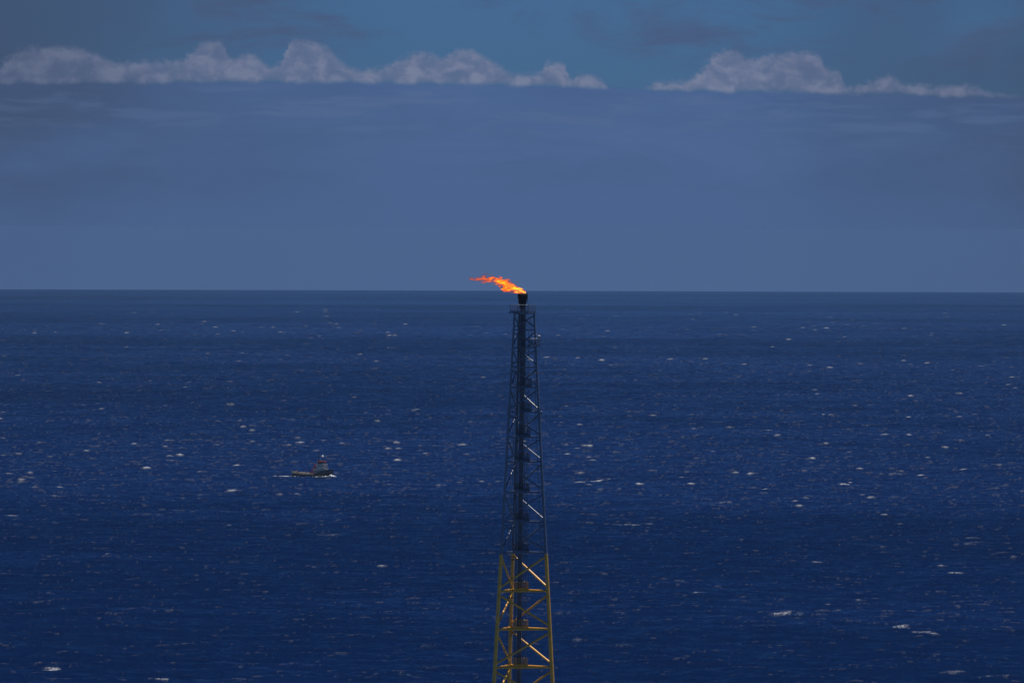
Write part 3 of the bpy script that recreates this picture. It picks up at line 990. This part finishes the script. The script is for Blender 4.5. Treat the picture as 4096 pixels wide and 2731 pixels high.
# aft crane / monitor frame (red-brown) and life raft
mb = MB()
for s in (-1, 1):
    mb.tube((0.6 * S, s * 2.6 * S, 1.8 * S), (0.6 * S, s * 2.3 * S, 6.4 * S), 0.16 * S, seg=8)
mb.tube((0.6 * S, -2.3 * S, 6.4 * S), (0.6 * S, 2.3 * S, 6.4 * S), 0.16 * S, seg=8)
mb.tube((0.6 * S, 0, 6.4 * S), (-1.4 * S, 0, 5.0 * S), 0.14 * S, seg=8)
mb.build('gantry', M['red'], tug)
MB().tube((5.2 * S, -2.75 * S, 6.0 * S), (6.7 * S, -2.75 * S, 6.0 * S), 0.35 * S, seg=12).build('life_raft', M['white'], tug)
# masts
mb = MB()
mb.tube((4.2 * S, 0, 11.0 * S), (4.0 * S, 0, 17.6 * S), 0.28 * S, 0.14 * S, seg=8)
mb.tube((4.1 * S, -1.6 * S, 15.6 * S), (4.1 * S, 1.6 * S, 15.6 * S), 0.1 * S, seg=6)
mb.box((4.05 * S, 0, 16.5 * S), (1.5 * S, 0.5 * S, 0.4 * S))
mb.tube((4.2 * S, -0.8 * S, 11.0 * S), (4.1 * S, 0, 15.0 * S), 0.1 * S, seg=6)
mb.tube((4.2 * S, 0.8 * S, 11.0 * S), (4.1 * S, 0, 15.0 * S), 0.1 * S, seg=6)
mb.build('mast', M['hull'], tug)
mb = MB()
mb.tube((7.0 * S, 0, 11.0 * S), (7.0 * S, 0, 13.6 * S), 0.14 * S, seg=8)
mb.box((7.0 * S, 0, 12.4 * S), (0.3 * S, 1.8 * S, 0.2 * S))
am = mb.build('aerial_post', M['hull'], tug)
mb = MB()
mb.lathe([(0.0, 0.0), (0.65 * S, 0.05), (0.8 * S, 0.6 * S), (0.62 * S, 1.2 * S), (0.3 * S, 1.5 * S), (0.0, 1.6 * S)], (7.0 * S, 0, 13.6 * S), 14)
mb.build('radar_dome', M['white'], am)
mb = MB()
mb.tube((12.6 * S, 0, 4.0 * S), (12.5 * S, 0, 7.2 * S), 0.1 * S, seg=6)
mb.build('jackstaff', M['hull'], tug)
# tyres along the side
for s in (-1, 1):
    for q in range(6):
        x_ = (-6.5 + q * 2.3)
        mb = MB()
        c_ = Vector((x_ * S, s * 4.62 * S, 1.2 * S))
        ringp = [c_ + Vector((0.55 * S * math.cos(t_), 0, 0.55 * S * math.sin(t_))) for t_ in np.linspace(0, 2 * PI, 13)]
        mb.path(ringp, 0.2 * S, 8)
        mb.build('tyre_fender', M['rubber'], tug)
MB().box((-3.2 * S, -4.55 * S, 1.75 * S), (10 * S, 0.25 * S, 0.16 * S)).build('rubbing_strake', M['white'], tug)
MB().box((-3.2 * S, 4.55 * S, 1.75 * S), (10 * S, 0.25 * S, 0.16 * S)).build('rubbing_strake', M['white'], tug)
# handrail on the house tops
mb = MB()
for (x0_, x1_, hw_, zz_) in ((1.2, 10.2, 3.0, 5.55), (3.2, 9.6, 2.6, 8.05)):
    for s in (-1, 1):
        for q in range(9):
            x_ = x0_ + (x1_ - x0_) * q / 8
            mb.tube((x_ * S, s * hw_ * S, zz_ * S), (x_ * S, s * hw_ * S, (zz_ + 1) * S), 0.04 * S, seg=5)
        mb.tube((x0_ * S, s * hw_ * S, (zz_ + 1) * S), (x1_ * S, s * hw_ * S, (zz_ + 1) * S), 0.05 * S, seg=5)
mb.build('handrail', M['white'], tug)

# bow wave and wake: low heaps of foam lying on the water
def foam_heap(name, pts_, label, kind='stuff'):
    """pts_: (x along hull, y, half length, half width, height)"""
    g = np.random.default_rng(5)
    bm = bmesh.new()
    for (x_, y_, lx, ly, hh) in pts_:
        mm = Matrix.Translation((x_ * S, y_ * S, 0.15)) @ Matrix.Diagonal((lx * S, ly * S, hh * S, 1))
        r_ = bmesh.ops.create_icosphere(bm, subdivisions=3, radius=1.0, matrix=mm)
        for v in r_['verts']:
            v.co += Vector(g.normal(size=3) * 0.06) * hh * S
            v.co.z = max(v.co.z, -0.6)
    for f in bm.faces: f.smooth = True
    me = bpy.data.meshes.new(name); bm.to_mesh(me); bm.free()
    o_ = link(name, me, None, [M['foam']])
    o_.location = tug.location; o_.rotation_euler = (0, 0, yaw)
    o_['kind'] = kind
    o_['label'] = label
    return o_
g = random.Random(4)
bow = [(13.5, -1.6, 2.2, .9, 1.3), (14.6, -2.4, 1.8, 1.0, 1.7), (15.6, -3.2, 1.6, 1.0, 1.3), (17.0, -4.0, 1.8, .9, .8), (18.6, -5.0, 1.8, .8, .5),
       (11, -3.4, 2.6, .7, .7), (8, -4.5, 2.6, .6, .45), (5, -5.2, 2.2, .5, .35), (14.5, 2.2, 1.8, 1.0, 1.0)]
foam_heap('bow_wave', bow, 'white bow wave curling off the right-hand end of the tug')
wk = []
for q in range(46):
    d_ = q * 0.9
    if q > 8 and g.random() < 0.5:
        continue                      # the wake breaks up astern
    wk.append((-15.5 - d_, -1.5 + g.uniform(-2.2, 2.2) * (1 + d_ / 30), g.uniform(.8, 2.2), g.uniform(.5, 1.2), g.uniform(.06, .30) * (1 - q / 60)))
for q in range(14):
    wk.append((-13 + q * 1.7, -5.0 - g.uniform(0, 1.2), g.uniform(.6, 1.6), .5, g.uniform(.12, .35)))
foam_heap('wake', wk, 'churned pale wake trailing from the left-hand end of the tug')

# ------------------------------------------------------------------ sea air
HZ0 = sea_z(61500, 0) - 3
mb = MB().box((0, 0, (HZ0 + 173) / 2), (123500, 123500, 173 - HZ0))
mt, t = material('sea_air')
vp = t.n('ShaderNodeVolumePrincipled')
vp.inputs['Color'].default_value = (0.177, 0.326, 0.625, 1)
vp.inputs['Density'].default_value = 1.2e-5
vp.inputs['Anisotropy'].default_value = 0.0
o = t.n('ShaderNodeOutputMaterial'); t.put(o.inputs['Volume'], vp.outputs[0])
hz = mb.build('haze', mt)
hz['kind'] = 'stuff'
hz['label'] = 'thin blue sea air over the water'
